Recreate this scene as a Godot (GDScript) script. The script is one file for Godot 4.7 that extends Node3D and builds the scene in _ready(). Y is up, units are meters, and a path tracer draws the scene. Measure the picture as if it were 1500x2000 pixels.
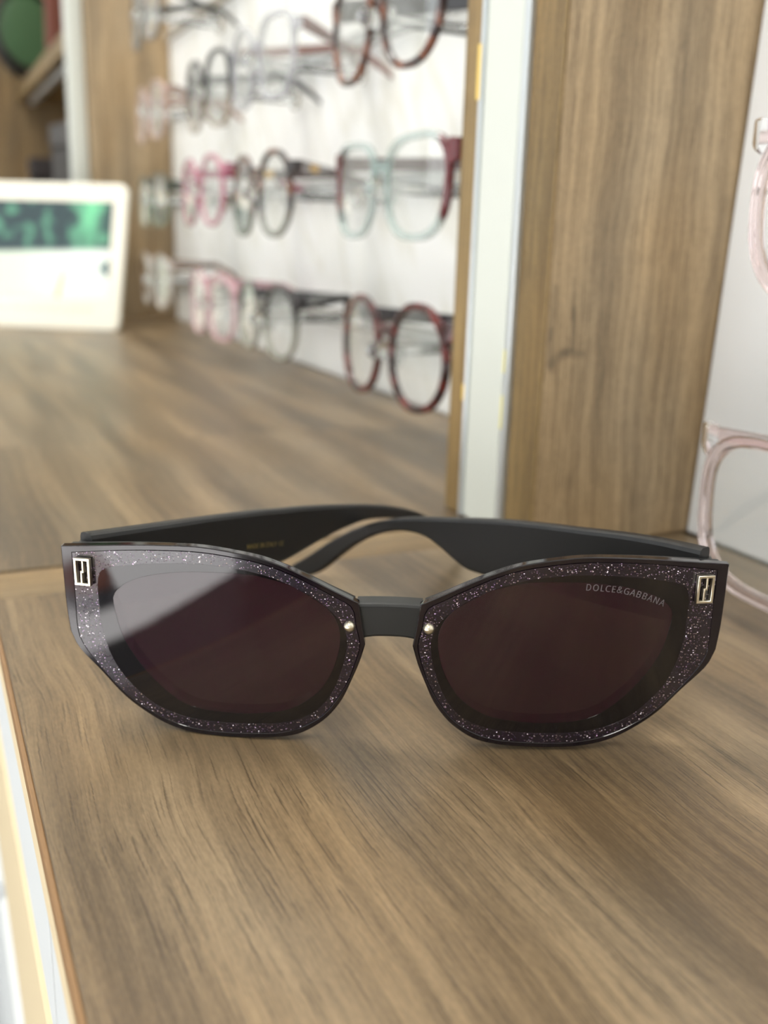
extends Node3D

# ---------------------------------------------------------------- mesh helper
class MB:
	var tv := PackedVector3Array()
	var tu := PackedVector2Array()
	var tc := PackedColorArray()
	var tg := PackedInt32Array()
	func tri(a: Vector3, b: Vector3, c: Vector3, g := 0, ua := Vector2.ZERO, ub := Vector2.ZERO, uc := Vector2.ZERO, ca := Color.WHITE, cb := Color.WHITE, cc := Color.WHITE) -> void:
		tv.append(a); tv.append(b); tv.append(c)
		tu.append(ua); tu.append(ub); tu.append(uc)
		tc.append(ca); tc.append(cb); tc.append(cc)
		tg.append(g)
	func quad(a: Vector3, b: Vector3, c: Vector3, d: Vector3, g := 0) -> void:
		tri(a, b, c, g); tri(a, c, d, g)
	# bands between closed loops of equal length; gs[i] is the smoothing group of band i
	func loft(loops: Array, gs: Array, wrap := false, cap0 := false, cap1 := false, by_column := false) -> void:
		var m := loops.size()
		for i in (m if wrap else m - 1):
			var A: PackedVector3Array = loops[i]
			var B: PackedVector3Array = loops[(i + 1) % m]
			var n := A.size()
			for j in n:
				var k := (j + 1) % n
				var g: int = (j + 1) if by_column else int(gs[i % gs.size()])
				tri(A[j], A[k], B[k], g); tri(A[j], B[k], B[j], g)
		if cap0: fan(loops[0], 101, true)
		if cap1: fan(loops[m - 1], 102, false)
	func fan(l: PackedVector3Array, g: int, back: bool) -> void:
		var c := Vector3.ZERO
		for p in l: c += p
		c /= l.size()
		for j in l.size():
			var k := (j + 1) % l.size()
			if back: tri(c, l[k], l[j], g)
			else: tri(c, l[j], l[k], g)
	func merge(o: MB, t := Transform3D()) -> void:
		for i in o.tv.size():
			tv.append(t * o.tv[i]); tu.append(o.tu[i]); tc.append(o.tc[i])
		var most := 0
		for g in tg: most = maxi(most, g)
		for g in o.tg: tg.append(g + most + 1 if g >= 0 else -1)
	func paint(f: Callable) -> void:
		for i in tv.size(): tc[i] = f.call(tv[i])
	func commit(uv_scale := 0.0) -> ArrayMesh:
		var vol := 0.0
		for i in range(0, tv.size(), 3): vol += tv[i].dot(tv[i + 1].cross(tv[i + 2]))
		var st := SurfaceTool.new()
		st.begin(Mesh.PRIMITIVE_TRIANGLES)
		var order := [0, 2, 1] if vol > 0.0 else [0, 1, 2]
		for i in range(0, tv.size(), 3):
			st.set_smooth_group(tg[i / 3])
			for o in order:
				st.set_uv(tu[i + o] if uv_scale == 0.0 else Vector2(tv[i + o].x, tv[i + o].y) * uv_scale)
				st.set_color(tc[i + o])
				st.add_vertex(tv[i + o])
		st.generate_normals()
		st.index()
		return st.commit()

# ---------------------------------------------------------------- scene helpers
var used := {}
func numbered(n: String) -> String:
	used[n] = used.get(n, -1) + 1
	return n if used[n] == 0 else "%s_%03d" % [n, used[n]]
func thing(called: String, label: String, category: String, at := Transform3D(), group := "") -> Node3D:
	var o := Node3D.new()
	o.name = numbered(called)
	add_child(o)
	o.transform = at
	tag(o, label, category, group)
	return o
func tag(o: Node3D, label: String, category: String, group := "") -> void:
	o.set_meta("label", label)
	o.set_meta("category", category)
	if group != "": o.set_meta("group", group)
func part(called: String, mesh: Mesh, m: Material, parent: Node, label := "") -> MeshInstance3D:
	var o := MeshInstance3D.new()
	o.name = numbered(called) if parent == self else called
	o.mesh = mesh
	o.material_override = m
	o.cast_shadow = GeometryInstance3D.SHADOW_CASTING_SETTING_ON
	parent.add_child(o, true)
	if label != "": o.set_meta("label", label)
	return o
func struct(called: String, mesh: Mesh, m: Material) -> MeshInstance3D:
	var o := part(called, mesh, m, self)
	o.set_meta("kind", "structure")
	return o

# box with chamfered edges between two corners; uv in metres, v along the grain axis
func cbox(lo: Vector3, hi: Vector3, b := 0.0004, grain := 2) -> MB:
	var mb := MB.new()
	var c := (lo + hi) / 2.0
	var h := (hi - lo) / 2.0
	b = minf(b, minf(h.x, minf(h.y, h.z)) * 0.9)
	var pt := func(sx: float, sy: float, sz: float, ax: int) -> Vector3:
		var q := Vector3(sx * (h.x - b), sy * (h.y - b), sz * (h.z - b))
		q[ax] = [sx, sy, sz][ax] * h[ax]
		return c + q
	for ax in 3:
		var a1 := (ax + 1) % 3
		var a2 := (ax + 2) % 3
		for s in [-1.0, 1.0]:
			var q := []
			for k in [[-1.0, -1.0], [1.0, -1.0], [1.0, 1.0], [-1.0, 1.0]]:
				var sg := [0.0, 0.0, 0.0]
				sg[ax] = s; sg[a1] = k[0]; sg[a2] = k[1]
				q.append(pt.call(sg[0], sg[1], sg[2], ax))
			if s < 0.0: q.reverse()
			mb.quad(q[0], q[1], q[2], q[3], -1)
		for s1 in [-1.0, 1.0]:
			for s2 in [-1.0, 1.0]:
				var e := []
				for w in [[-1.0, a1], [1.0, a1], [1.0, a2], [-1.0, a2]]:
					var sg := [0.0, 0.0, 0.0]
					sg[ax] = w[0]; sg[a1] = s1; sg[a2] = s2
					e.append(pt.call(sg[0], sg[1], sg[2], w[1]))
				if s1 * s2 > 0.0: e.reverse()
				mb.quad(e[0], e[1], e[2], e[3], -1)
	for sx in [-1.0, 1.0]:
		for sy in [-1.0, 1.0]:
			for sz in [-1.0, 1.0]:
				var t := [pt.call(sx, sy, sz, 0), pt.call(sx, sy, sz, 1), pt.call(sx, sy, sz, 2)]
				if sx * sy * sz < 0.0: t.reverse()
				mb.tri(t[0], t[1], t[2], -1)
	for i in range(0, mb.tv.size(), 3):
		var nn := (mb.tv[i + 1] - mb.tv[i]).cross(mb.tv[i + 2] - mb.tv[i]).abs()
		var ax := nn.max_axis_index()
		var across := 3 - ax - grain
		for k in 3:
			var q: Vector3 = mb.tv[i + k]
			if ax == grain: mb.tu[i + k] = Vector2(q[(grain + 1) % 3], q[(grain + 2) % 3] * 0.15)
			else: mb.tu[i + k] = Vector2(q[across], q[grain])
	return mb
func box_mesh(lo: Vector3, hi: Vector3, b := 0.0004, grain := 2) -> ArrayMesh:
	return cbox(lo, hi, b, grain).commit()

# closed smooth loop through points; z = 1 in a point marks a corner
func smooth_loop(pts: Array, per := 6) -> PackedVector2Array:
	var out := PackedVector2Array()
	var n := pts.size()
	for i in n:
		var a: Vector3 = pts[i]
		var b: Vector3 = pts[(i + 1) % n]
		var pa := Vector2(a.x, a.y)
		var pb := Vector2(b.x, b.y)
		var p0: Vector3 = pts[(i + n - 1) % n]
		var p3: Vector3 = pts[(i + 2) % n]
		var ma := (pb - Vector2(p0.x, p0.y)) / 2.0 if a.z < 0.5 else pb - pa
		var mb_ := (Vector2(p3.x, p3.y) - pa) / 2.0 if b.z < 0.5 else pb - pa
		for k in per:
			var t := float(k) / per
			var t2 := t * t
			var t3 := t2 * t
			out.append(pa * (2 * t3 - 3 * t2 + 1) + ma * (t3 - 2 * t2 + t) + pb * (-2 * t3 + 3 * t2) + mb_ * (t3 - t2))
	return out
func pts2(a: Array) -> Array:
	var out := []
	for i in range(0, a.size(), 3): out.append(Vector3(a[i], a[i + 1], a[i + 2]))
	return out
# point of a loop hit by a ray from c at angle an
func cast(loop: PackedVector2Array, c: Vector2, an: float) -> Vector2:
	var d := Vector2(cos(an), sin(an))
	var best := 0.0
	for i in loop.size():
		var a := loop[i] - c
		var b := loop[(i + 1) % loop.size()] - c
		var e := b - a
		var den := d.cross(e)
		if absf(den) < 1e-9: continue
		var t := a.cross(e) / den
		var u := a.cross(d) / den
		if t > 0.0 and u >= -0.001 and u <= 1.001: best = maxf(best, t)
	return c + d * best
# solid ring between two matching loops, front at z0, back at z1, bevel b; put maps (u, v, n) to space
func ring(O: PackedVector2Array, I: PackedVector2Array, z0: float, z1: float, b: float, put: Callable) -> MB:
	var mb := MB.new()
	var n := O.size()
	var L := []
	for s in [[0, z0 - b], [1, z0], [2, z0], [3, z0 - b], [3, z1 + b], [2, z1], [1, z1], [0, z1 + b]]:
		var l := PackedVector3Array()
		for j in n:
			var o := O[j]
			var i := I[j]
			var w := minf(b / maxf(o.distance_to(i), 1e-6), 0.45)
			var q: Vector2 = [o, o.lerp(i, w), i.lerp(o, w), i][s[0]]
			l.append(put.call(q.x, q.y, s[1]))
		L.append(l)
	mb.loft(L, [1, 2, 3, 4, 5, 6, 7, 8], true)
	return mb
# solid plate filling a loop
func plate(O: PackedVector2Array, c: Vector2, z0: float, z1: float, b: float, put: Callable) -> MB:
	var mb := MB.new()
	var L := []
	var gs := []
	var rows := [[0.03, z0], [0.25, z0], [0.5, z0], [0.75, z0], [1.0 - b, z0], [1.0, z0 - b * 0.02], [1.0, z1 + b * 0.02], [1.0 - b, z1], [0.75, z1], [0.5, z1], [0.25, z1], [0.03, z1]]
	for r in rows:
		var l := PackedVector3Array()
		for q in O:
			var w: Vector2 = c + (q - c) * r[0]
			l.append(put.call(w.x, w.y, r[1]))
		L.append(l)
	gs = [1, 1, 1, 1, 2, 3, 4, 5, 5, 5, 5]
	mb.loft(L, gs)
	mb.fan(L[0], 1, true)
	mb.fan(L[L.size() - 1], 5, false)
	return mb
# solid of revolution along local z: profile of (radius, z)
func lathe(prof: Array, n := 20, g := 1) -> MB:
	var mb := MB.new()
	var L := []
	for q in prof:
		var l := PackedVector3Array()
		for j in n: l.append(Vector3(cos(TAU * j / n) * maxf(q.x, 1e-5), sin(TAU * j / n) * maxf(q.x, 1e-5), q.y))
		L.append(l)
	mb.loft(L, [g], false, true, true)
	return mb
# bar of rounded rectangular section along stations {p: centre, up, side, h, w}
func bar(stations: Array, round_ := 0.3) -> MB:
	var mb := MB.new()
	var L := []
	for s in stations:
		var hh: float = s.h / 2.0
		var ww: float = s.w / 2.0
		var r := minf(hh, ww) * round_
		var l := PackedVector3Array()
		for q in [[ww, hh - r], [ww - r * 0.3, hh - r * 0.3], [ww - r, hh], [-ww + r, hh], [-ww + r * 0.3, hh - r * 0.3], [-ww, hh - r], [-ww, -hh + r], [-ww + r * 0.3, -hh + r * 0.3], [-ww + r, -hh], [ww - r, -hh], [ww - r * 0.3, -hh + r * 0.3], [ww, -hh + r]]:
			l.append(s.p + s.side * q[0] + s.up * q[1])
		L.append(l)
	mb.loft(L, [1], false, true, true, true)
	return mb

# ---------------------------------------------------------------- textures and materials
func noise_bytes(sd: int, w: int, h: int, W: int, H: int, fr := 0.25, oct := 3) -> PackedByteArray:
	var f := FastNoiseLite.new()
	f.seed = sd
	f.noise_type = FastNoiseLite.TYPE_SIMPLEX
	f.frequency = fr
	f.fractal_octaves = oct
	var im := f.get_seamless_image(w, h, false, false, 0.12, true)
	im.convert(Image.FORMAT_L8)
	im.resize(W, H, Image.INTERPOLATE_CUBIC)
	return im.get_data()
func wood_texture(sd: int, band := 0.0030, strokes := [], gain := 1.0) -> Array:
	var W := 2048
	var H := 1024
	var coarse := noise_bytes(sd, 44, 5, W, H, 0.22, 2)
	var mid := noise_bytes(sd + 1, 300, 10, W, H, 0.25, 2)
	var fine := noise_bytes(sd + 2, 1400, 90, W, H, 0.35, 2)
	var pore := noise_bytes(sd + 3, 1600, 44, W, H, 0.33, 1)
	var warp := noise_bytes(sd + 4, 22, 22, W, H, 0.16, 2)
	var hue := noise_bytes(sd + 5, 30, 14, W, H, 0.2, 2)
	var speck := noise_bytes(sd + 6, 1024, 512, W, H, 0.3, 2)
	var out := PackedByteArray()
	out.resize(W * H * 3)
	var bump := PackedByteArray()
	bump.resize(W * H)
	for y in H:
		var row := y * W
		for x in W:
			var i := row + x
			var sx := x + int((warp[i] - 128) * 0.11)
			if sx < 0: sx += W
			elif sx >= W: sx -= W
			var j := row + sx
			var t := 0.5 + (coarse[j] - 128) * band + (mid[j] - 128) * 0.0016 + (fine[j] - 128) * 0.0013 + (speck[i] - 128) * 0.0009
			var p := pore[j]
			var po := 0.0
			if p < 68: po = (68 - p) * 0.009
			t = clampf(t - po, 0.0, 1.0)
			var w := (hue[j] - 128) * 0.0035
			# dark walnut to light tan
			out[i * 3] = int(clampf(lerpf(100.0, 184.0, t) * gain + w * 8.0, 0, 255))
			out[i * 3 + 1] = int(clampf(lerpf(84.0, 160.0, t) * gain + w * 1.0, 0, 255))
			out[i * 3 + 2] = int(clampf(lerpf(63.0, 126.0, t) * gain - w * 8.0, 0, 255))
			bump[i] = int(clampf(160 - po * 260.0 + (fine[j] - 128) * 0.4, 0, 255))
	# dark knot strokes: x0, y0, x1, y1 in metres on the board, half width
	for k in strokes:
		var p0 := Vector2(k[0] / 0.29 * W, k[1] / 0.42 * H)
		var p1 := Vector2(k[2] / 0.29 * W, k[3] / 0.42 * H)
		var rx: float = k[4] / 0.29 * W
		var ry: float = k[4] / 0.42 * H
		for y in range(int(minf(p0.y, p1.y) - ry), int(maxf(p0.y, p1.y) + ry) + 1):
			for x in range(int(minf(p0.x, p1.x) - rx), int(maxf(p0.x, p1.x) + rx) + 1):
				var q := Geometry2D.get_closest_point_to_segment(Vector2(x, y), p0, p1)
				var d := Vector2((x - q.x) / rx, (y - q.y) / ry).length()
				if d < 1.0:
					var i := (posmod(y, H) * W + posmod(x, W)) * 3
					var sh := 1.0 - 0.15 * (1.0 - d * d)
					for c in 3: out[i + c] = int(out[i + c] * sh)
	var a := ImageTexture.create_from_image(Image.create_from_data(W, H, false, Image.FORMAT_RGB8, out))
	var b := ImageTexture.create_from_image(Image.create_from_data(W, H, false, Image.FORMAT_L8, bump))
	return [a, b]
func wood_mat(tex: Array, tint: Color, rough: float, offset := Vector3.ZERO, relief := 0.006) -> StandardMaterial3D:
	var m := StandardMaterial3D.new()
	m.albedo_texture = tex[0]
	m.albedo_color = tint
	m.roughness = rough
	m.uv1_scale = Vector3(1 / 0.29, 1 / 0.42, 1)
	m.uv1_offset = offset
	m.heightmap_enabled = true
	m.heightmap_texture = tex[1]
	m.heightmap_scale = relief
	return m
func plain(c: Color, rough := 0.5, metal := 0.0) -> StandardMaterial3D:
	var m := StandardMaterial3D.new()
	m.albedo_color = c
	m.roughness = rough
	m.metallic = metal
	return m
func rgb(r: int, g: int, b: int, a := 1.0) -> Color:
	return Color(r / 255.0, g / 255.0, b / 255.0, a)
func pane(c: Color, rough := 0.03) -> StandardMaterial3D:
	var m := plain(c, rough)
	m.transparency = BaseMaterial3D.TRANSPARENCY_ALPHA
	return m

var M := {}
var shelf_wood: Array
var post_wood: Array

func make_materials() -> void:
	shelf_wood = wood_texture(11)
	post_wood = wood_texture(57, 0.0017, [[0.1905, 0.0640, 0.1895, 0.0760, 0.0022], [0.1895, 0.0740, 0.1902, 0.0900, 0.0016], [0.1984, 0.0700, 0.1980, 0.0830, 0.0014], [0.1980, 0.0800, 0.1972, 0.0930, 0.0011], [0.1900, 0.0655, 0.1960, 0.0690, 0.0026], [0.1950, 0.0690, 0.2030, 0.0682, 0.0020]], 1.07)
	M.shelf = wood_mat(shelf_wood, rgb(202, 199, 193), 0.38)
	M.shelf_far = wood_mat(shelf_wood, rgb(202, 199, 193), 0.38, Vector3(0.37, 0.21, 0))
	M.post = wood_mat(post_wood, rgb(255, 255, 252), 0.5)
	M.edge = wood_mat(post_wood, rgb(212, 204, 170), 0.5, Vector3(0.2, 0.4, 0))
	M.seam = wood_mat(post_wood, rgb(208, 203, 186), 0.5, Vector3(0.6, 0.1, 0))
	M.white = plain(rgb(236, 238, 238), 0.45)
	M.drawer = plain(rgb(204, 207, 207), 0.95)
	M.drawer.metallic_specular = 0.1
	M.cream = plain(rgb(208, 192, 160), 0.95)
	M.cream.metallic_specular = 0.1
	M.ochre = plain(rgb(134, 102, 66), 0.6)
	M.diffuser = plain(rgb(208, 212, 204), 0.35)
	M.alu = plain(rgb(205, 210, 212), 0.28, 0.6)
	M.glue = plain(rgb(232, 200, 110), 0.5)
	M.lightglue = plain(rgb(226, 220, 160), 0.5)
	M.charcoal = plain(rgb(27, 28, 27), 0.5)
	M.temple = plain(rgb(12, 12, 12), 0.5)
	M.silver = plain(rgb(222, 214, 192), 0.3, 1.0)
	M.grey_print = plain(rgb(92, 88, 90), 0.4)
	M.gold_print = plain(rgb(120, 104, 60), 0.4)
	M.wall = plain(rgb(226, 226, 222), 0.7)
	# white laminate with faint slanting beige veins
	var S := 512
	var im := Image.create(S, S, false, Image.FORMAT_RGB8)
	var f := FastNoiseLite.new()
	f.seed = 5
	f.frequency = 1.0
	f.fractal_octaves = 3
	for y in S:
		for x in S:
			var a := (x * 0.84 + y * 0.54) / S
			var c := (-x * 0.54 + y * 0.84) / S
			var v := f.get_noise_2d(a * 4.5, c * 1.2)
			var k := pow(clampf(1.0 - absf(v) * 4.2, 0.0, 1.0), 2.0) * 0.5 + clampf(f.get_noise_2d(a * 4.0 + 30.0, c * 1.3), 0.0, 1.0) * 0.4
			im.set_pixel(x, y, Color(0.955, 0.96, 0.95).lerp(Color(0.83, 0.82, 0.76), k * 0.8))
	M.marble = StandardMaterial3D.new()
	M.marble.albedo_texture = ImageTexture.create_from_image(im)
	M.marble.roughness = 0.4
	M.marble.uv1_scale = Vector3(1 / 0.32, 1 / 0.32, 1)
	# sunglasses front
	M.dark_lens = pane(rgb(34, 9, 20, 0.83), 0.02)
	M.dark_lens.metallic_specular = 0.54
	M.band = plain(rgb(10, 7, 9), 0.03)
	M.band.metallic_specular = 0.54
	M.border = plain(rgb(16, 9, 16), 0.06)
	M.border.metallic_specular = 0.54
	var G := 1024
	var gi := Image.create(G, G, false, Image.FORMAT_RGB8)
	gi.fill(rgb(15, 6, 19))
	var gm := Image.create(G, G, false, Image.FORMAT_L8)
	gm.fill(Color(0, 0, 0))
	var gn := Image.create(G, G, false, Image.FORMAT_RGB8)
	gn.fill(Color(0.5, 0.5, 1.0))
	var rng := RandomNumberGenerator.new()
	rng.seed = 77
	for k in 9000:
		var px := rng.randi_range(1, G - 5)
		var py := rng.randi_range(1, G - 5)
		var w := rng.randi_range(3, 7)
		var h := rng.randi_range(2, 5)
		var t := rng.randf()
		var col := rgb(52, 28, 62) if t < 0.55 else (rgb(150, 126, 152) if t < 0.8 else rgb(244, 234, 238))
		gi.fill_rect(Rect2i(px, py, w, h), col)
		gm.fill_rect(Rect2i(px, py, w, h), Color(1, 1, 1) if t >= 0.55 else Color(0.4, 0.4, 0.4))
		var nx := rng.randfn(0.0, 0.32)
		var ny := rng.randfn(0.0, 0.32)
		var nv := Vector3(nx, ny, 1.0).normalized()
		gn.fill_rect(Rect2i(px, py, w, h), Color(nv.x * 0.5 + 0.5, nv.y * 0.5 + 0.5, nv.z * 0.5 + 0.5))
	M.glitter = StandardMaterial3D.new()
	M.glitter.albedo_texture = ImageTexture.create_from_image(gi)
	M.glitter.metallic = 1.0
	M.glitter.metallic_texture = ImageTexture.create_from_image(gm)
	M.glitter.normal_enabled = true
	M.glitter.normal_texture = ImageTexture.create_from_image(gn)
	M.glitter.roughness = 0.22
	M.glitter.clearcoat_enabled = true
	M.glitter.clearcoat = 0.7
	M.glitter.clearcoat_roughness = 0.03
	# clear acrylic
	M.acrylic = plain(Color(0.97, 0.98, 0.98, 0.04), 0.03)
	M.acrylic.transparency = BaseMaterial3D.TRANSPARENCY_ALPHA
	M.acrylic.refraction_enabled = true
	M.acrylic.refraction_scale = 0.049
	M.demo_lens = pane(Color(0.84, 0.88, 0.84, 0.05), 0.02)
	M.rose_glass = plain(Color(0.965, 0.90, 0.895, 0.05), 0.05)
	M.rose_glass.transparency = BaseMaterial3D.TRANSPARENCY_ALPHA
	M.rose_glass.refraction_enabled = true
	M.rose_glass.refraction_scale = 0.049
	M.frame_paint = plain(Color.WHITE, 0.26)
	M.frame_paint.vertex_color_use_as_albedo = true
	M.frame_paint.transparency = BaseMaterial3D.TRANSPARENCY_ALPHA
	M.frame_paint.clearcoat_enabled = true
	M.frame_paint.clearcoat = 0.6
	M.frame_paint.clearcoat_roughness = 0.08

# ---------------------------------------------------------------- the sunglasses
const WRAP := 1.398
func bent(u: float, v: float, n: float) -> Vector3:
	return Vector3(u, v, n - WRAP * u * u)
func build_sunglasses() -> void:
	var yaw := 0.47063
	var tilt := -0.00545
	var roll := 0.0119
	var N := Vector3(-sin(yaw), 0, cos(yaw))
	var U := Vector3(cos(yaw), 0, sin(yaw))
	var Y := Vector3.UP
	var N2 := N * cos(tilt) + Y * sin(tilt)
	var Y2 := Y * cos(tilt) - N * sin(tilt)
	var U3 := U * cos(roll) + Y2 * sin(roll)
	var Y3 := Y2 * cos(roll) - U * sin(roll)
	var root := thing("sunglasses", "black angular sunglasses with wine-tinted lenses and glitter border, standing on the shelf", "sunglasses", Transform3D(Basis(U3, Y3, N2), Vector3(0.08256, 0.0005, -0.17034)))
	var outline := smooth_loop(pts2([69.7, 40.6, 1, 62.8, 41.3, 0, 55.5, 42.0, 0, 48.5, 42.5, 0, 40, 42.75, 0, 33, 42.1, 0, 26.5, 41.0, 0, 21, 39.2, 0, 16, 37, 0, 11.1, 34.6, 0, 6.3, 32.3, 1, 5.6, 27.3, 0, 4.9, 23.2, 1, 6.0, 19.3, 0, 7.7, 14.9, 0, 9.7, 10.4, 0, 12.5, 6.5, 0, 15.6, 3.8, 0, 19.2, 1.8, 0, 24, 0.7, 0, 29, 0.25, 0, 35.5, 0, 0, 41.8, 0.3, 0, 47.5, 1.6, 0, 52.8, 4.3, 0, 57.6, 7.8, 0, 62.4, 12.9, 0, 67.2, 17.8, 0, 68.9, 21.6, 1, 69.4, 27, 0, 69.6, 34, 0]))
	var g_out := smooth_loop(pts2([67.2, 39.4, 1, 62.5, 40.0, 0, 55.5, 40.8, 0, 48.5, 41.3, 0, 40, 41.5, 0, 33, 40.9, 0, 26.5, 39.8, 0, 21, 38, 0, 16, 35.7, 0, 11.5, 33.4, 0, 7.8, 31.2, 0, 6.9, 27.2, 0, 6.1, 23, 0, 7.2, 18.5, 0, 8.6, 14.6, 0, 10.8, 10.6, 0, 13.5, 7, 0, 16.6, 4.6, 0, 20, 2.9, 0, 24, 1.9, 0, 29, 1.45, 0, 35.5, 1.2, 0, 41.5, 1.5, 0, 46.7, 2.7, 0, 51.9, 5, 0, 56.8, 8.3, 0, 62, 13.6, 0, 65.7, 18.4, 0, 67, 22.2, 0, 67.1, 30, 0]))
	var g_in := smooth_loop(pts2([61.2, 35.5, 0, 55, 37.6, 0, 48, 38.5, 0, 40, 39.0, 0, 33, 38.6, 0, 27, 37.7, 0, 21.5, 36.0, 0, 16.5, 33.3, 0, 12, 30.3, 0, 9.6, 27.3, 0, 8.6, 23.5, 0, 9.6, 17.8, 0, 11.9, 11.7, 0, 15.5, 7.3, 0, 20.6, 4.8, 0, 26.7, 3.8, 0, 36, 3.4, 0, 43.6, 4, 0, 50.2, 6.3, 0, 55, 10.1, 0, 58.8, 14.9, 0, 61, 20.9, 0, 61.7, 27, 0]))
	var opening := smooth_loop(pts2([58.3, 31, 0, 54.5, 34.2, 0, 48, 36.3, 0, 40, 37.3, 0, 30, 37.4, 0, 25.5, 36.8, 0, 19.5, 35.2, 0, 14.3, 32.2, 0, 10.9, 28.2, 0, 10.1, 23.5, 0, 11.7, 17, 0, 15.2, 11.5, 0, 21, 7.6, 0, 28, 6.2, 0, 34, 5.85, 0, 40.9, 6.4, 0, 45.5, 8.2, 0, 50.6, 12.5, 0, 54.5, 17.4, 0, 57, 22, 0, 58.3, 27.5, 0]))
	var mid := Vector2(35, 22)
	var angles := []
	for i in 132: angles.append(TAU * i / 132.0)
	for q in [Vector2(69.7, 40.6), Vector2(6.3, 32.3), Vector2(4.9, 23.2), Vector2(68.9, 21.6), Vector2(67.2, 39.4)]: angles.append(fposmod((q - mid).angle(), TAU))
	angles.sort()
	for side in [1.0, -1.0]:
		var lo := []
		for loop in [outline, g_out, g_in, opening]:
			var r := PackedVector2Array()
			for an in angles:
				var q := cast(loop, mid, an) * 0.001
				r.append(Vector2(q.x * side, q.y))
			lo.append(r)
		var frame_out := PackedVector2Array()
		var c := Vector2(mid.x * side, mid.y) * 0.001
		for q in lo[0]: frame_out.append(c + (q - c) * (1.0 - 0.0011 / (q - c).length()))
		var body := part("lens", plate(lo[3], c, 0.0, -0.0014, 0.002, bent).commit(), M.dark_lens, root, "wine-tinted see-through lens")
		part("inner_band", ring(lo[2], lo[3], 0.0, -0.0042, 0.00001, bent).commit(), M.band, body)
		part("glitter_band", ring(lo[1], lo[2], 0.0, -0.0018, 0.00001, bent).commit(24.0), M.glitter, body, "purple glitter border")
		part("lens_edge", ring(lo[0], lo[1], 0.0, -0.0021, 0.0002, bent).commit(), M.border, body)
		var fr := ring(frame_out, lo[2], -0.0022, -0.0056, 0.0006, bent)
		# end piece that carries the hinge
		var st := []
		for k in 5:
			var t := k / 4.0
			st.append({"p": Vector3(side * lerpf(0.0655, 0.0665, t), 0.0345, -0.0061 - 0.0061 + 0.0022 - 0.0052 * t), "up": Vector3.UP, "side": Vector3.RIGHT, "h": lerpf(0.0115, 0.0105, t), "w": 0.0042})
		fr.merge(bar(st, 0.4))
		part("frame_front", fr.commit(), M.charcoal, root)
		# rivet next to the bridge
		var dome := lathe([Vector2(0.00118, -0.0004), Vector2(0.00118, 0.0001), Vector2(0.00105, 0.0005), Vector2(0.0008, 0.00082), Vector2(0.00042, 0.00105), Vector2(0.00001, 0.00112)], 20)
		var rv := part("rivet", dome.commit(), M.silver, root, "small domed silver rivet")
		rv.position = bent(side * 0.00815, 0.0272, 0.0002)
		# metal emblem: open frame with two staggered bars
		var em := Node3D.new()
		em.name = "emblem"
		root.add_child(em, true)
		em.set_meta("label", "small silver frame emblem")
		em.transform = Transform3D(Basis(Vector3.UP, side * atan(2.0 * WRAP * 0.0646)), bent(side * 0.0646, 0.03565, 0.0001))
		var W := 0.0018
		var Hh := 0.0030
		var o4 := PackedVector2Array([Vector2(W, Hh), Vector2(-W, Hh), Vector2(-W, -Hh), Vector2(W, -Hh)])
		var i4 := PackedVector2Array([Vector2(W - 0.00055, Hh - 0.00055), Vector2(-W + 0.00055, Hh - 0.00055), Vector2(-W + 0.00055, -Hh + 0.00055), Vector2(W - 0.00055, -Hh + 0.00055)])
		part("emblem_frame", ring(o4, i4, 0.0012, 0.0, 0.00012, func(u, v, n): return Vector3(u, v, n)).commit(), M.silver, em)
		part("emblem_bar", box_mesh(Vector3(0.0000, 0.0001, 0), Vector3(0.00042, Hh - 0.0005, 0.00115), 0.00008), M.silver, em)
		part("emblem_bar", box_mesh(Vector3(-0.00042, -Hh + 0.0005, 0), Vector3(0.0, -0.0001, 0.00115), 0.00008), M.silver, em)
		part("emblem_bar", box_mesh(Vector3(-0.00042, -0.00022, 0), Vector3(0.00042, 0.00022, 0.00112), 0.00008), M.silver, em)
		# temple folded inwards
		var prof := [[0, 42.4, 25.0], [10, 42.0, 23.8], [20, 41.1, 23.0], [30, 39.8, 22.5], [42, 38.3, 21.9], [53, 36.7, 21.1], [62, 35.1, 20.6], [66, 34.3, 21.0], [70, 33.5, 22.5], [75, 32.5, 24.6], [80, 31.5, 26.0], [86, 30.2, 26.0], [92, 28.5, 24.9], [99, 26.1, 22.3], [105, 23.6, 19.2], [111, 20.5, 15.2], [118, 16.4, 9.6], [124, 12.4, 4.8], [130, 8.2, 1.6], [136, 4.4, 0.8], [139, 2.4, 0.9]]
		if side < 0.0:
			prof = [[0, 42.0, 25.0], [10, 41.0, 23.4], [20, 40.0, 22.2], [30, 39.0, 21.4], [40, 37.9, 20.9], [50, 36.7, 20.8], [58, 35.5, 21.2], [64, 34.7, 22.1], [71, 33.6, 23.3], [81, 31.8, 24.6], [92, 29.6, 24.9], [102, 27.2, 23.4], [109, 25.2, 21.4], [116, 22.8, 18.6], [123, 19.8, 15.0], [130, 16.0, 10.6], [136, 12.2, 6.6], [141, 8.2, 3.2], [145, 4.6, 1.2], [147, 2.6, 0.9]]
		var fold := deg_to_rad(46.0 if side > 0.0 else 36.0)
		var dir := Vector3(-side * sin(fold), 0, -cos(fold))
		var sd := dir.cross(Vector3.UP).normalized()
		var hinge := Vector3(side * 0.0660, 0, -0.0060 - WRAP * 0.066 * 0.066)
		var ts := []
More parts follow.
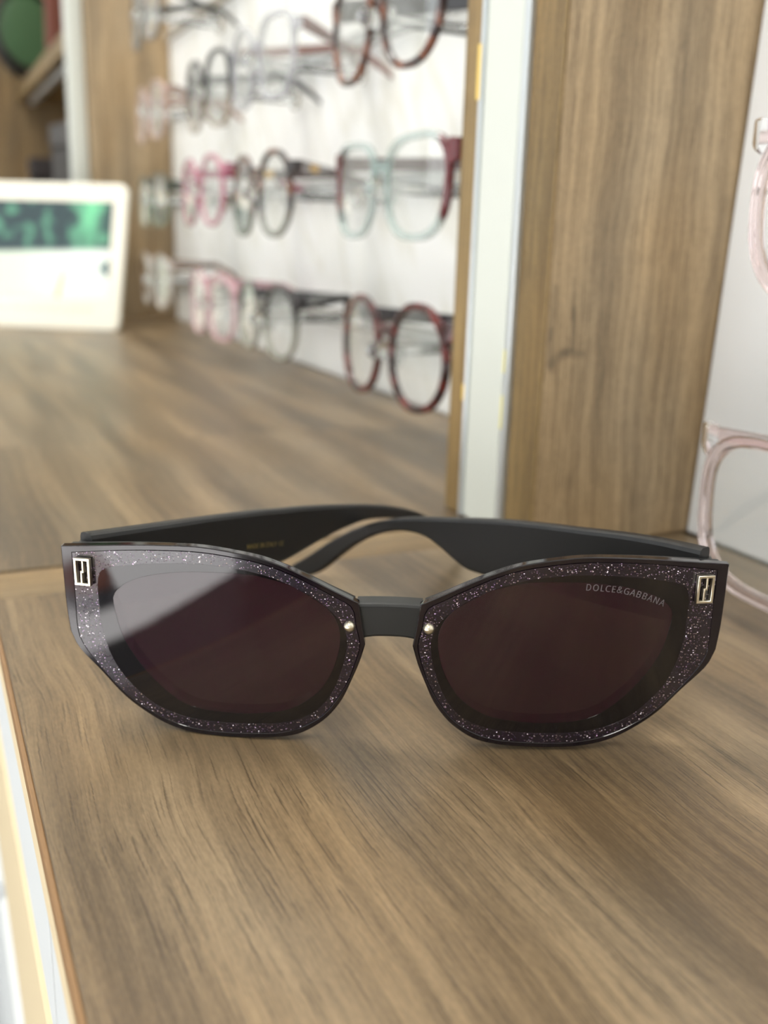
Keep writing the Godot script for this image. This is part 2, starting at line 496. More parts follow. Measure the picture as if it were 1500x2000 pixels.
		for i in prof.size() - 1:
			for k in 3:
				var a: Array = prof[maxi(i - 1, 0)]
				var b: Array = prof[i]
				var d: Array = prof[i + 1]
				var e: Array = prof[mini(i + 2, prof.size() - 1)]
				var t := k / 3.0
				var q := [0.0, 0.0, 0.0]
				for w in 3: q[w] = cubic_interpolate(b[w], d[w], a[w], e[w], t)
				ts.append(q)
		ts.append(prof[prof.size() - 1])
		var st2 := []
		for i in ts.size():
			var q: Array = ts[i]
			var s: float = q[0] * 0.001
			var hgt: float = (q[1] - q[2]) * 0.001
			var th := lerpf(0.0042, 0.0030, clampf(s / 0.1, 0.0, 1.0))
			if i == ts.size() - 1: th *= 0.6
			var slope := Vector3.UP
			st2.append({"p": hinge + dir * s + Vector3.UP * ((q[1] + q[2]) * 0.0005) - sd * side * (0.0016 if side < 0.0 else 0.0) * sin(s / 0.144 * PI), "up": slope, "side": sd, "h": maxf(hgt, 0.0012), "w": th})
		var tp := part("temple", bar(st2, 0.55).commit(), M.temple, root)
		part("hinge", cbox(hinge + Vector3(-0.0022, 0.0290, -0.0004), hinge + Vector3(0.0022, 0.0372, 0.0044), 0.0004).commit(), M.charcoal, root)
		if side < 0.0:
			# gold print on the inner face
			var inner := -sd if sd.dot(Vector3(0, 0, 1)) < 0.0 else sd
			var txt := lettering("MADE IN ITALY  CE", 0.00115)
			var bs := Basis(dir, Vector3.UP.rotated(inner, 0.0), inner)
			var down := Basis(inner, -0.165) * bs
			var o := part("print", txt, M.gold_print, tp, "small gold lettering inside the temple")
			o.transform = Transform3D(down * Basis().scaled(Vector3.ONE * 0.00115 / 0.46), hinge + dir * 0.0440 + Vector3.UP * 0.0288 + inner * (0.00235) - sd * side * 0.0016 * sin(0.0395 / 0.144 * PI))
	# bridge
	var bst := []
	for k in 13:
		var t := k / 12.0 * 2.0 - 1.0
		var top := 0.0320 - 0.0002 * t * t
		var bot := 0.0246 - 0.0010 * pow(absf(t), 3.0)
		bst.append({"p": Vector3(t * 0.0068, (top + bot) / 2.0, -0.0034), "up": Vector3.UP, "side": Vector3.FORWARD, "h": top - bot, "w": 0.0050})
	part("bridge", bar(bst, 0.25).commit(), M.charcoal, root)
	# brand print on the lens to the right of the bridge
	var path := [Vector2(39.8, 35.75), Vector2(46.8, 35.1), Vector2(52.2, 33.6), Vector2(57.2, 31.6)]
	var cv := Curve2D.new()
	for i in path.size():
		var tg: Vector2 = (path[mini(i + 1, path.size() - 1)] - path[maxi(i - 1, 0)]) / 6.0
		cv.add_point(path[i], -tg, tg)
	var word := "DOLCE&GABBANA"
	var along := 0.0
	var stx := SurfaceTool.new()
	var length := cv.get_baked_length()
	for i in word.length():
		var mesh := TextMesh.new()
		mesh.font = font()
		mesh.text = word[i]
		mesh.font_size = 64
		mesh.pixel_size = 0.0127
		mesh.depth = 0.03
		mesh.curve_step = 3.0
		var wd := font().get_string_size(word[i], HORIZONTAL_ALIGNMENT_LEFT, -1, 64).x * 0.0000298 * 1000.0
		var at := cv.sample_baked(minf(along + wd / 2.0, length))
		var at2 := cv.sample_baked(minf(along + wd / 2.0 + 0.2, length + 0.0))
		var ang := (at2 - at).angle() if at2.distance_to(at) > 0.05 else -0.4
		var b3 := Basis(Vector3.UP, atan(2.0 * WRAP * at.x * 0.001)) * Basis(Vector3(0, 0, 1), ang) * Basis().scaled(Vector3.ONE * 0.00235)
		stx.append_from(mesh, 0, Transform3D(b3, bent(at.x * 0.001, at.y * 0.001 + 0.0006, 0.00006)))
		along += wd + 0.14
	part("print", stx.commit(), M.grey_print, root, "small grey brand lettering on the lens")

func font() -> SystemFont:
	var f := SystemFont.new()
	f.font_names = PackedStringArray(["Droid Sans"])
	return f
func lettering(s: String, height: float) -> TextMesh:
	var t := TextMesh.new()
	t.font = font()
	t.text = s
	t.font_size = 64
	t.pixel_size = 0.01
	t.depth = 0.00005 / (height / 0.46)
	t.curve_step = 4.0
	t.horizontal_alignment = HORIZONTAL_ALIGNMENT_LEFT
	return t

# ---------------------------------------------------------------- eyeglasses on the wall panels
# o: lens half width a, half height b, exponent e, centre offset cx, taper tp, rim width r, thickness th, paint callable(point) -> Color, temple colour
func eyeglasses(at: Transform3D, o: Dictionary, label: String, group: String) -> Node3D:
	var root := thing("eyeglasses", label, "eyeglasses", at, group)
	var a: float = o.a
	var b: float = o.b
	var cx: float = o.get("cx", a + 0.0095)
	var r: float = o.get("r", 0.0028)
	var th: float = o.get("th", 0.0035)
	var e: float = o.get("e", 2.6)
	var tp: float = o.get("tp", 0.0)
	var k := 1.0
	var put := func(u: float, v: float, n: float) -> Vector3: return Vector3(u, v, n - k * u * u)
	var front := MB.new()
	var paint: Callable = o.paint
	for side in [1.0, -1.0]:
		var I := PackedVector2Array()
		var O := PackedVector2Array()
		for j in 56:
			var an := TAU * j / 56.0
			var c := cos(an)
			var s := sin(an)
			var x := signf(c) * pow(absf(c), 2.0 / e)
			var y := signf(s) * pow(absf(s), 2.0 / e)
			var w := 1.0 + tp * y
			var lift: float = o.get("cat", 0.0) * maxf(x, 0.0) * maxf(y, 0.0)
			I.append(Vector2(side * (cx + x * a * w), y * b + lift))
			O.append(Vector2(side * (cx + x * (a * w + r)), y * (b + r) + lift))
		front.merge(ring(O, I, th / 2, -th / 2, 0.0006, put))
		var c2 := Vector2(side * cx, 0)
		part("lens", plate(I, c2, 0.0006, -0.0006, 0.01, put).commit(), M.demo_lens, root)
		# end piece
		var ex: float = cx + a * (1.0 + tp * 0.6) + r * 0.4
		var ey: float = b * o.get("hy", 0.62) + o.get("cat", 0.0) * 0.6
		var st := []
		for q in 4:
			var t := q / 3.0
			st.append({"p": Vector3(side * (ex + 0.0045 * t), ey + 0.0012 * t, -k * ex * ex - 0.0022 * t * t), "up": Vector3.UP, "side": Vector3(0, 0, 1), "h": o.get("eh", 0.009) * (1.0 - 0.25 * t), "w": th})
		front.merge(bar(st, 0.4))
		# temple folded half way in
		var fold := deg_to_rad(o.get("fold", 50.0) + (4.0 if side < 0.0 else 0.0))
		var dir := Vector3(-side * sin(fold), 0, -cos(fold))
		var sd := dir.cross(Vector3.UP).normalized()
		var hp := Vector3(side * (ex + 0.0035), ey + 0.001, -k * ex * ex - 0.005)
		var ts := []
		for q in 15:
			var t := q / 14.0
			var s := t * 0.122
			var drop := 0.0 if t < 0.68 else pow((t - 0.68) / 0.32, 1.6) * 0.020
			ts.append({"p": hp + dir * s + Vector3.DOWN * drop, "up": Vector3.UP, "side": sd, "h": lerpf(o.get("tw", 0.0075), o.get("tw", 0.0075) * 0.62, t) * (0.6 if q == 14 else 1.0), "w": 0.0030})
		var tm := bar(ts, 0.5)
		var tcol: Color = o.temple
		tm.paint(func(_p): return tcol)
		var tmesh := part("temple", tm.commit(), o.get("solid", M.frame_paint), root)
		if o.has("hinge_plate"):
			part("hinge_plate", cbox(Vector3(-0.0075, -0.0022, -0.0019), Vector3(0.0075, 0.0022, 0.0019), 0.0004).commit(), o.hinge_plate, tmesh, "gold metal plate on the temple").transform = Transform3D(Basis(dir, Vector3.UP, sd * 1.0), hp + dir * 0.022)
		# nose pad
		var np := MB.new()
		var L := []
		for q in 6:
			var t := q / 5.0 * 2.0 - 1.0
			var rr := sqrt(maxf(1.0 - t * t, 0.02))
			var l := PackedVector3Array()
			for j in 10: l.append(Vector3(side * (cx - a - r * 0.2) + cos(TAU * j / 10.0) * 0.0016 * rr, -b * 0.05 + t * 0.006, -0.004 + sin(TAU * j / 10.0) * 0.0028 * rr))
			L.append(l)
		np.loft(L, [1], false, true, true)
		part("nose_pad", np.commit(), M.acrylic, root)
	# bridge
	var bs := []
	var bx: float = cx - a - r * 0.4
	for q in 9:
		var t := q / 8.0 * 2.0 - 1.0
		bs.append({"p": Vector3(t * bx, b * 0.42 + 0.0016 * (1.0 - t * t), 0.0), "up": Vector3.UP, "side": Vector3(0, 0, 1), "h": 0.0052 + 0.0018 * t * t, "w": th})
	front.merge(bar(bs, 0.4))
	front.paint(paint)
	part("frame_front", front.commit(), o.get("solid", M.frame_paint), root)
	return root

func tortoise(p: Vector3, dark: Color, light: Color, sd := 0.0) -> Color:
	var v := sin(p.x * 260.0 + sd) * sin(p.y * 310.0 + 1.3 + sd) + 0.6 * sin(p.x * 610.0 + p.y * 420.0 + sd * 2.0)
	return dark.lerp(light, smoothstep(-0.2, 0.8, v))
func lin(r: int, g: int, b: int, a := 1.0) -> Color:
	var c := rgb(r, g, b).srgb_to_linear()
	c.a = a
	return c

func holder(nose: Vector3, panel_x: float, label: String) -> void:
	var root := thing("acrylic_holder", label, "display holder", Transform3D(Basis(), nose), "clear acrylic nose holders on the panels")
	var len := panel_x - nose.x
	var rod := lathe([Vector2(0.0028, 0.0), Vector2(0.0028, len - 0.004), Vector2(0.007, len - 0.0035), Vector2(0.007, len)], 16)
	part("rod", rod.commit(), M.acrylic, root).transform = Transform3D(Basis(Vector3.UP, PI / 2), Vector3.ZERO)
	var knob := lathe([Vector2(0.0005, -0.0085), Vector2(0.003, -0.0078), Vector2(0.0045, -0.0055), Vector2(0.0048, -0.003), Vector2(0.0042, -0.0006), Vector2(0.002, -0.0002)], 16)
	part("knob", knob.commit(), M.acrylic, root).transform = Transform3D(Basis(Vector3.UP, PI / 2), Vector3.ZERO)

# ---------------------------------------------------------------- ready
func _ready() -> void:
	# camera
	var cam := Camera3D.new()
	cam.name = "camera"
	add_child(cam)
	var R0 := Vector3(0.90759416, 0.02822256, 0.41889895)
	var R1 := Vector3(-0.08792763, -0.96283559, 0.25537493)
	var R2 := Vector3(0.41053815, -0.26860958, -0.87138242)
	cam.transform = Transform3D(Basis(R0, -R1, -R2).orthonormalized(), Vector3(0, 0.105, 0))
	var ca := CameraAttributesPhysical.new()
	ca.frustum_focal_length = 23.16
	ca.frustum_focus_distance = 0.198
	ca.exposure_aperture = 8.0
	ca.frustum_near = 0.01
	ca.frustum_far = 60.0
	ca.auto_exposure_enabled = false
	cam.attributes = ca
	cam.current = true
	# sky and exposure
	var env := Environment.new()
	env.background_mode = Environment.BG_SKY
	var sky := Sky.new()
	var sm := ProceduralSkyMaterial.new()
	sm.sky_top_color = Color(0.90, 0.94, 0.97)
	sm.sky_horizon_color = Color(0.98, 0.98, 0.97)
	sm.ground_bottom_color = Color(0.62, 0.62, 0.60)
	sm.ground_horizon_color = Color(0.80, 0.80, 0.78)
	sm.sky_energy_multiplier = 2.0
	sm.ground_energy_multiplier = 1.6
	sky.sky_material = sm
	env.sky = sky
	env.tonemap_mode = Environment.TONE_MAPPER_LINEAR
	env.tonemap_exposure = 0.4
	env.sdfgi_enabled = true
	env.ssao_enabled = true
	env.ssil_enabled = true
	var we := WorldEnvironment.new()
	we.name = "world_environment"
	we.environment = env
	add_child(we)
	# high sun along the street: it lies on the pavement outside and does not reach the shelves
	var sun := DirectionalLight3D.new()
	sun.name = "sun"
	sun.sky_mode = DirectionalLight3D.SKY_MODE_LIGHT_ONLY
	sun.light_color = Color(1.0, 0.97, 0.93)
	sun.light_energy = 27.0
	sun.light_angular_distance = 0.6
	sun.shadow_enabled = true
	add_child(sun)
	sun.look_at_from_position(Vector3.ZERO, Vector3(0.0, -0.93, 0.37), Vector3.RIGHT)
	make_materials()
	build_room()
	build_furniture()
	build_sunglasses()
	build_eyewear()
	build_small_things()

func ceiling_lamp(x: float, z: float, energy: float, label: String) -> void:
	var t := thing("ceiling_lamp", label, "lamp", Transform3D(Basis(), Vector3(x, 1.75, z)), "square ceiling lamps of the shop")
	part("housing", box_mesh(Vector3(-0.31, -0.03, -0.31), Vector3(0.31, -0.001, 0.31), 0.004), M.white, t)
	var em := plain(Color(1, 1, 1), 0.4)
	em.emission_enabled = true
	em.emission = Color(1.0, 0.985, 0.955)
	em.emission_energy_multiplier = 3.0
	part("diffuser", box_mesh(Vector3(-0.29, -0.034, -0.29), Vector3(0.29, -0.0305, 0.29), 0.001), em, t)
	var l := AreaLight3D.new()
	l.name = "lamp_light"
	l.area_size = Vector2(0.58, 0.58)
	l.light_color = Color(1.0, 0.985, 0.955)
	l.light_energy = energy
	l.shadow_enabled = true
	l.area_range = 8.0
	t.add_child(l)
	l.transform = Transform3D(Basis(Vector3.RIGHT, -PI / 2), Vector3(0, -0.037, 0))

func build_room() -> void:
	# shop: dark floor, ceiling, walls with thickness; open shop door opposite the shelves, bright pavement outside
	struct("floor", box_mesh(Vector3(-1.78, -0.95, -3.2), Vector3(0.45, -0.85, 2.4), 0.001), plain(rgb(74, 66, 60), 0.45))
	struct("ceiling", box_mesh(Vector3(-1.78, 1.752, -3.2), Vector3(0.45, 1.85, 2.4), 0.001), M.wall)
	struct("wall_right", box_mesh(Vector3(0.302, -0.849, -3.2), Vector3(0.42, 1.751, 2.4), 0.001), M.wall)
	struct("wall_back", box_mesh(Vector3(-1.73, -0.849, -3.19), Vector3(0.30, 1.751, -3.05), 0.001), M.wall)
	struct("wall_front", box_mesh(Vector3(-1.73, -0.849, 2.25), Vector3(0.30, 1.751, 2.39), 0.001), M.wall)
	var wl := Node3D.new()
	wl.name = "wall_left"
	wl.set_meta("kind", "structure")
	add_child(wl)
	part("header", box_mesh(Vector3(-1.76, 1.35, -3.04), Vector3(-1.68, 1.751, 2.24), 0.002), M.wall, wl)
	for z in [[-3.04, -2.95], [-0.95, -0.85], [1.45, 2.24]]:
		part("pier", box_mesh(Vector3(-1.759, -0.849, z[0]), Vector3(-1.681, 1.349, z[1]), 0.002), M.wall, wl)
	part("sill", box_mesh(Vector3(-1.758, -0.849, -2.94), Vector3(-1.682, 0.25, -0.96), 0.002), M.wall, wl)
	struct("pavement", box_mesh(Vector3(-9.0, -0.96, -6.0), Vector3(-1.781, -0.86, 7.0), 0.002), plain(rgb(186, 188, 194), 0.8))
	ceiling_lamp(-0.34, -1.0, 5.0, "square white ceiling lamp over the far shelf section")
	ceiling_lamp(-0.75, 0.85, 5.0, "square white ceiling lamp over the near shelf section")

func build_furniture() -> void:
	# near shelf with layered front edge
	var t := thing("wooden_shelf", "walnut shelf board with worn front edge carrying the black sunglasses", "shelf")
	part("board", box_mesh(Vector3(0.0125, -0.018, -0.2915), Vector3(0.2565, 0.0, 0.5), 0.0003), M.shelf, t)
	part("edge_band", box_mesh(Vector3(0.0115, -0.0048, -0.2915), Vector3(0.01249, -0.0001, 0.5), 0.0002), M.ochre, t, "thin ochre edge band")
	part("edge_strip", box_mesh(Vector3(0.0115, -0.0125, -0.2915), Vector3(0.01249, -0.0049, 0.5), 0.0002), M.cream, t, "cream core strip under the edge band")
	t = thing("wooden_strip", "narrow light wood strip joining the two shelf boards", "trim")
	part("strip", box_mesh(Vector3(0.0125, -0.018, -0.3168), Vector3(0.2895, -0.0004, -0.2918), 0.0008, 0), M.seam, t)
	t = thing("wooden_shelf", "walnut shelf board beyond the joint, under the rows of eyeglasses", "shelf")
	part("board", box_mesh(Vector3(0.0125, -0.018, -1.2985), Vector3(0.2895, 0.0, -0.3171), 0.0003), M.shelf_far, t)
	t = thing("wooden_shelf", "walnut shelf board past the far partition", "shelf")
	part("board", box_mesh(Vector3(0.0125, -0.018, -2.2), Vector3(0.2895, 0.0, -1.2988), 0.0003), M.shelf_far, t)
	# cabinet front under the shelf
	t = thing("cabinet_front", "white drawer cabinet with cream rails under the shelf edge", "cabinet")
	part("body", box_mesh(Vector3(0.030, -0.848, -2.2), Vector3(0.29, -0.0185, 0.5), 0.001), M.drawer, t)
	for z in [[-1.3, -0.62], [-0.612, -0.185], [-0.181, -0.125], [-0.121, 0.5]]:
		part("panel", box_mesh(Vector3(0.0135, -0.068, z[0]), Vector3(0.0298, -0.019, z[1]), 0.0006), M.drawer, t)
	part("rail", box_mesh(Vector3(0.0125, -0.175, -2.2), Vector3(0.0299, -0.0695, 0.5), 0.002), M.cream, t, "cream rail")
	for z in [[-2.2, -1.3], [-1.29, -0.42], [-0.41, 0.5]]:
		part("drawer", box_mesh(Vector3(0.010, -0.80, z[0]), Vector3(0.0299, -0.18, z[1]), 0.003), M.drawer, t)
	# partition between the two sections
	t = thing("wooden_partition", "walnut partition standing on the joint between the shelf boards, white strip up its edge", "partition")
	part("side_board", box_mesh(Vector3(0.188, 0.0004, -0.2945), Vector3(0.288, 0.62, -0.277), 0.0006, 1), M.post, t)
	part("side_board", box_mesh(Vector3(0.188, 0.0004, -0.3392), Vector3(0.288, 0.62, -0.3258), 0.0006, 1), M.post, t)
	part("core", box_mesh(Vector3(0.1915, 0.0004, -0.3256), Vector3(0.288, 0.62, -0.2947), 0.0002, 1), M.edge, t)
	part("edge_band", box_mesh(Vector3(0.1868, 0.0004, -0.2945), Vector3(0.1879, 0.62, -0.277), 0.0003, 1), M.edge, t)
	part("edge_band", box_mesh(Vector3(0.1868, 0.0004, -0.3392), Vector3(0.1879, 0.62, -0.3258), 0.0003, 1), M.edge, t)
	var led := part("strip_diffuser", box_mesh(Vector3(0.1858, 0.0004, -0.3236), Vector3(0.1914, 0.62, -0.2982), 0.0014, 1), M.diffuser, t, "milky white light strip cover, off")
	for z in [[-0.3256, -0.3238], [-0.2980, -0.2949]]:
		part("strip_rail", box_mesh(Vector3(0.1850, 0.0004, z[0]), Vector3(0.1914, 0.62, z[1]), 0.0005, 1), M.alu, led, "slim aluminium channel edge")
	for q in [[-0.3252, 0.152, 0.170, 0.0022, M.glue], [-0.2972, 0.060, 0.068, 0.0014, M.lightglue], [-0.2972, 0.040, 0.052, 0.0014, M.lightglue], [-0.3252, 0.046, 0.052, 0.0014, M.glue]]:
		part("glue_residue", box_mesh(Vector3(0.1846, q[1], q[0] - q[3] * 0.5), Vector3(0.18495, q[2], q[0] + q[3] * 0.5), 0.0002), q[4], led)
	# far partition
	t = thing("wooden_partition", "walnut partition behind the standing picture frame", "partition")
	part("side_board", box_mesh(Vector3(0.197, 0.0004, -1.250), Vector3(0.2895, 0.75, -1.232), 0.0006, 1), M.post, t)
	part("side_board", box_mesh(Vector3(0.197, 0.0004, -1.2955), Vector3(0.2895, 0.75, -1.2785), 0.0006, 1), M.post, t)
	part("core", box_mesh(Vector3(0.1985, 0.0004, -1.2784), Vector3(0.2895, 0.75, -1.2501), 0.0002, 1), M.edge, t)
	part("strip_diffuser", box_mesh(Vector3(0.179, 0.0004, -1.279), Vector3(0.1968, 0.75, -1.2495), 0.0018, 1), M.diffuser, t, "milky white light strip cover, off")
	# back panels
	t = thing("back_panel", "white veined display panel behind the three long rows of eyeglasses", "panel")
	var mp := cbox(Vector3(0.290, 0.0006, -1.2318), Vector3(0.298, 0.75, -0.3394), 0.0006, 1)
	part("sheet", mp.commit(), M.marble, t)
	for y in [0.0395, 0.133, 0.226, 0.312]:
		part("rail", box_mesh(Vector3(0.2845, y, -1.228), Vector3(0.2898, y + 0.011, -0.343), 0.0015), M.acrylic, t, "clear acrylic rail")
	t = thing("back_panel", "plain white display panel behind the two pink crystal eyeglasses", "panel", Transform3D(Basis(Vector3(0, 0, 1), -0.04), Vector3(0.257, 0.0006, 0)))
	part("sheet", box_mesh(Vector3(0.0, 0.0, -0.2765), Vector3(0.008, 0.62, 0.5), 0.0006), M.white, t)
	# section past the far partition: upper shelf, back board, third partition
	t = thing("upper_shelf", "dark-bottomed wooden shelf mounted high past the far partition", "shelf")
	part("board", box_mesh(Vector3(0.190, 0.313, -1.95), Vector3(0.2895, 0.336, -1.2965), 0.0008), M.edge, t)
	part("light_strip", box_mesh(Vector3(0.204, 0.3040, -1.9), Vector3(0.214, 0.3128, -1.35), 0.001), M.alu, t, "grey light strip, off")
	t = thing("back_panel", "wood-coloured back panel past the far partition", "panel")
	part("sheet", box_mesh(Vector3(0.290, 0.0006, -2.2), Vector3(0.298, 0.75, -1.2322), 0.0006, 1), M.edge, t)
	t = thing("wooden_partition", "light wooden partition past the upper shelf", "partition")
	part("side_board", box_mesh(Vector3(0.110, 0.0004, -1.985), Vector3(0.2895, 0.75, -1.9515), 0.0006, 1), M.seam, t)

func facing_left(x: float, y: float, z: float) -> Transform3D:
	# local z faces the shop (-x), local x runs along +z
	return Transform3D(Basis(Vector3(0, 0, 1), Vector3.UP, Vector3(-1, 0, 0)), Vector3(x, y, z))

func build_eyewear() -> void:
	var X := 0.21
	var row := "eyeglasses hung on the veined white panel"
	var black := lin(22, 20, 18)
	var gold := plain(rgb(196, 158, 84), 0.3, 1.0)
	var specs := [
		# top row
		[0.204, -0.470, {"a": 0.0245, "b": 0.0225, "e": 2.3, "tp": 0.10, "r": 0.0032, "tw": 0.011, "temple": lin(30, 24, 22), "paint": func(p): return tortoise(p, lin(40, 20, 14), lin(126, 68, 36), 0.4)}, "brown tortoiseshell eyeglasses on the top row next to the walnut partition"],
		[0.209, -0.656, {"a": 0.0245, "b": 0.0215, "e": 2.8, "tp": 0.06, "r": 0.0036, "temple": lin(126, 84, 70, 0.75), "paint": func(p): return lin(196, 197, 202, 0.5)}, "clear crystal eyeglasses with brown temple tips on the top row"],
		[0.205, -0.785, {"a": 0.0235, "b": 0.0235, "e": 2.6, "tp": 0.06, "r": 0.0030, "temple": lin(26, 26, 24), "paint": func(p): return lin(20, 21, 17).lerp(lin(150, 128, 100, 0.45), smoothstep(0.004, -0.018, p.y))}, "black eyeglasses fading to clear brown below, on the top row"],
		[0.209, -0.985, {"a": 0.0235, "b": 0.0225, "e": 2.3, "r": 0.0030, "temple": lin(150, 120, 104, 0.8), "paint": func(p): return lin(196, 168, 158, 0.5)}, "pale rose crystal eyeglasses on the top row beside the far partition"],
		[0.292, -0.995, {"a": 0.0235, "b": 0.0215, "e": 2.3, "r": 0.0030, "temple": lin(48, 48, 40), "paint": func(p): return lin(128, 124, 118, 0.75)}, "grey crystal eyeglasses hung highest beside the far partition"],
		# middle row
		[0.127, -0.460, {"a": 0.0255, "b": 0.0205, "e": 2.7, "tp": 0.10, "cat": 0.002, "r": 0.0032, "temple": lin(74, 48, 44), "eh": 0.012, "paint": func(p): return lin(168, 190, 186, 0.42).lerp(lin(92, 12, 18), smoothstep(0.0555, 0.0585, absf(p.x) + p.y * 0.12))}, "pale teal eyeglasses with dark red outer corners on the middle row"],
		[0.129, -0.658, {"a": 0.0235, "b": 0.0235, "e": 2.2, "r": 0.0034, "temple": lin(60, 38, 24), "hinge_plate": gold, "paint": func(p): return lin(120, 122, 110, 0.7).lerp(tortoise(p, lin(26, 20, 16), lin(120, 64, 26), 2.0), smoothstep(-0.017, -0.006, p.y))}, "round dark tortoiseshell eyeglasses with gold temple plates and grey lower rims"],
		[0.135, -0.806, {"a": 0.0235, "b": 0.0235, "e": 2.1, "r": 0.0030, "temple": lin(130, 40, 70), "paint": func(p): return lin(150, 58, 88, 0.9).lerp(lin(214, 150, 168, 0.6), smoothstep(0.0, 0.9, sin(p.y * 1500.0) * 0.5 + 0.5))}, "round magenta striped eyeglasses on the middle row"],
		[0.131, -0.985, {"a": 0.0235, "b": 0.0205, "e": 3.2, "r": 0.0030, "temple": lin(52, 56, 40), "paint": func(p): return lin(56, 62, 44, 0.85).lerp(lin(120, 128, 104, 0.6), smoothstep(0.012, -0.01, p.y))}, "square olive green eyeglasses beside the standing picture frame"],
		# bottom row
		[0.050, -0.450, {"a": 0.0235, "b": 0.0225, "e": 2.1, "r": 0.0034, "eh": 0.011, "temple": lin(24, 20, 22), "fold": 62.0, "paint": func(p): return tortoise(p, lin(42, 9, 10), lin(104, 24, 22), 1.0)}, "round dark red eyeglasses on the bottom row next to the walnut partition"],
		[0.049, -0.647, {"a": 0.0235, "b": 0.0215, "e": 2.2, "r": 0.0028, "temple": lin(24, 22, 24), "paint": func(p): return lin(150, 150, 134, 0.6).lerp(lin(30, 28, 28), smoothstep(-0.010, 0.010, p.y))}, "round black and grey eyeglasses on the bottom row"],
		[0.049, -0.785, {"a": 0.0245, "b": 0.0225, "e": 2.8, "r": 0.0036, "temple": lin(190, 140, 150, 0.7), "paint": func(p): return lin(224, 184, 190, 0.55)}, "pink crystal eyeglasses on the bottom row"],
		[0.058, -0.985, {"a": 0.0235, "b": 0.0225, "e": 2.3, "r": 0.0032, "temple": lin(120, 96, 80), "paint": func(p): return lin(206, 198, 190, 0.6).lerp(lin(110, 84, 66, 0.8), smoothstep(0.0, 0.5, sin(p.x * 190.0)))}, "brown and white eyeglasses low beside the standing picture frame"],
	]
	for s in specs:
		eyeglasses(facing_left(X, s[0], s[1]), s[2], s[3], row)
		holder(Vector3(X - 0.001, s[0] + 0.0005, s[1]), 0.2840, "clear acrylic holder carrying the " + s[3].get_slice(" on the", 0).get_slice(" with ", 0).get_slice(" beside", 0).get_slice(" fading", 0).get_slice(" hung", 0).get_slice(" low", 0) + (" of the bottom row" if s[3].begins_with("pink") else ""))
	var near := "pink eyeglasses on the near white panel"
	var pink := func(p): return lin(222, 190, 190, 0.5)
	eyeglasses(facing_left(0.200, 0.0335, -0.1505), {"a": 0.0255, "b": 0.0195, "e": 3.0, "tp": 0.05, "r": 0.0032, "th": 0.004, "tw": 0.0036, "fold": 68.0, "hy": 0.92, "solid": M.rose_glass, "temple": lin(196, 150, 146, 0.75), "paint": pink}, "pink crystal eyeglasses hanging low on the plain white panel, just above the shelf", near)
	holder(Vector3(0.199, 0.034, -0.1505), 0.2560, "clear acrylic holder carrying the lower pink crystal eyeglasses")
	eyeglasses(facing_left(0.200, 0.114, -0.1445), {"a": 0.0255, "b": 0.0205, "e": 2.6, "tp": 0.06, "r": 0.0032, "th": 0.004, "tw": 0.0036, "fold": 68.0, "hy": 0.92, "solid": M.rose_glass, "temple": lin(196, 150, 146, 0.75), "paint": pink}, "pink crystal eyeglasses hanging higher on the plain white panel", near)
	holder(Vector3(0.199, 0.1145, -0.1445), 0.2580, "clear acrylic holder carrying the upper pink crystal eyeglasses")

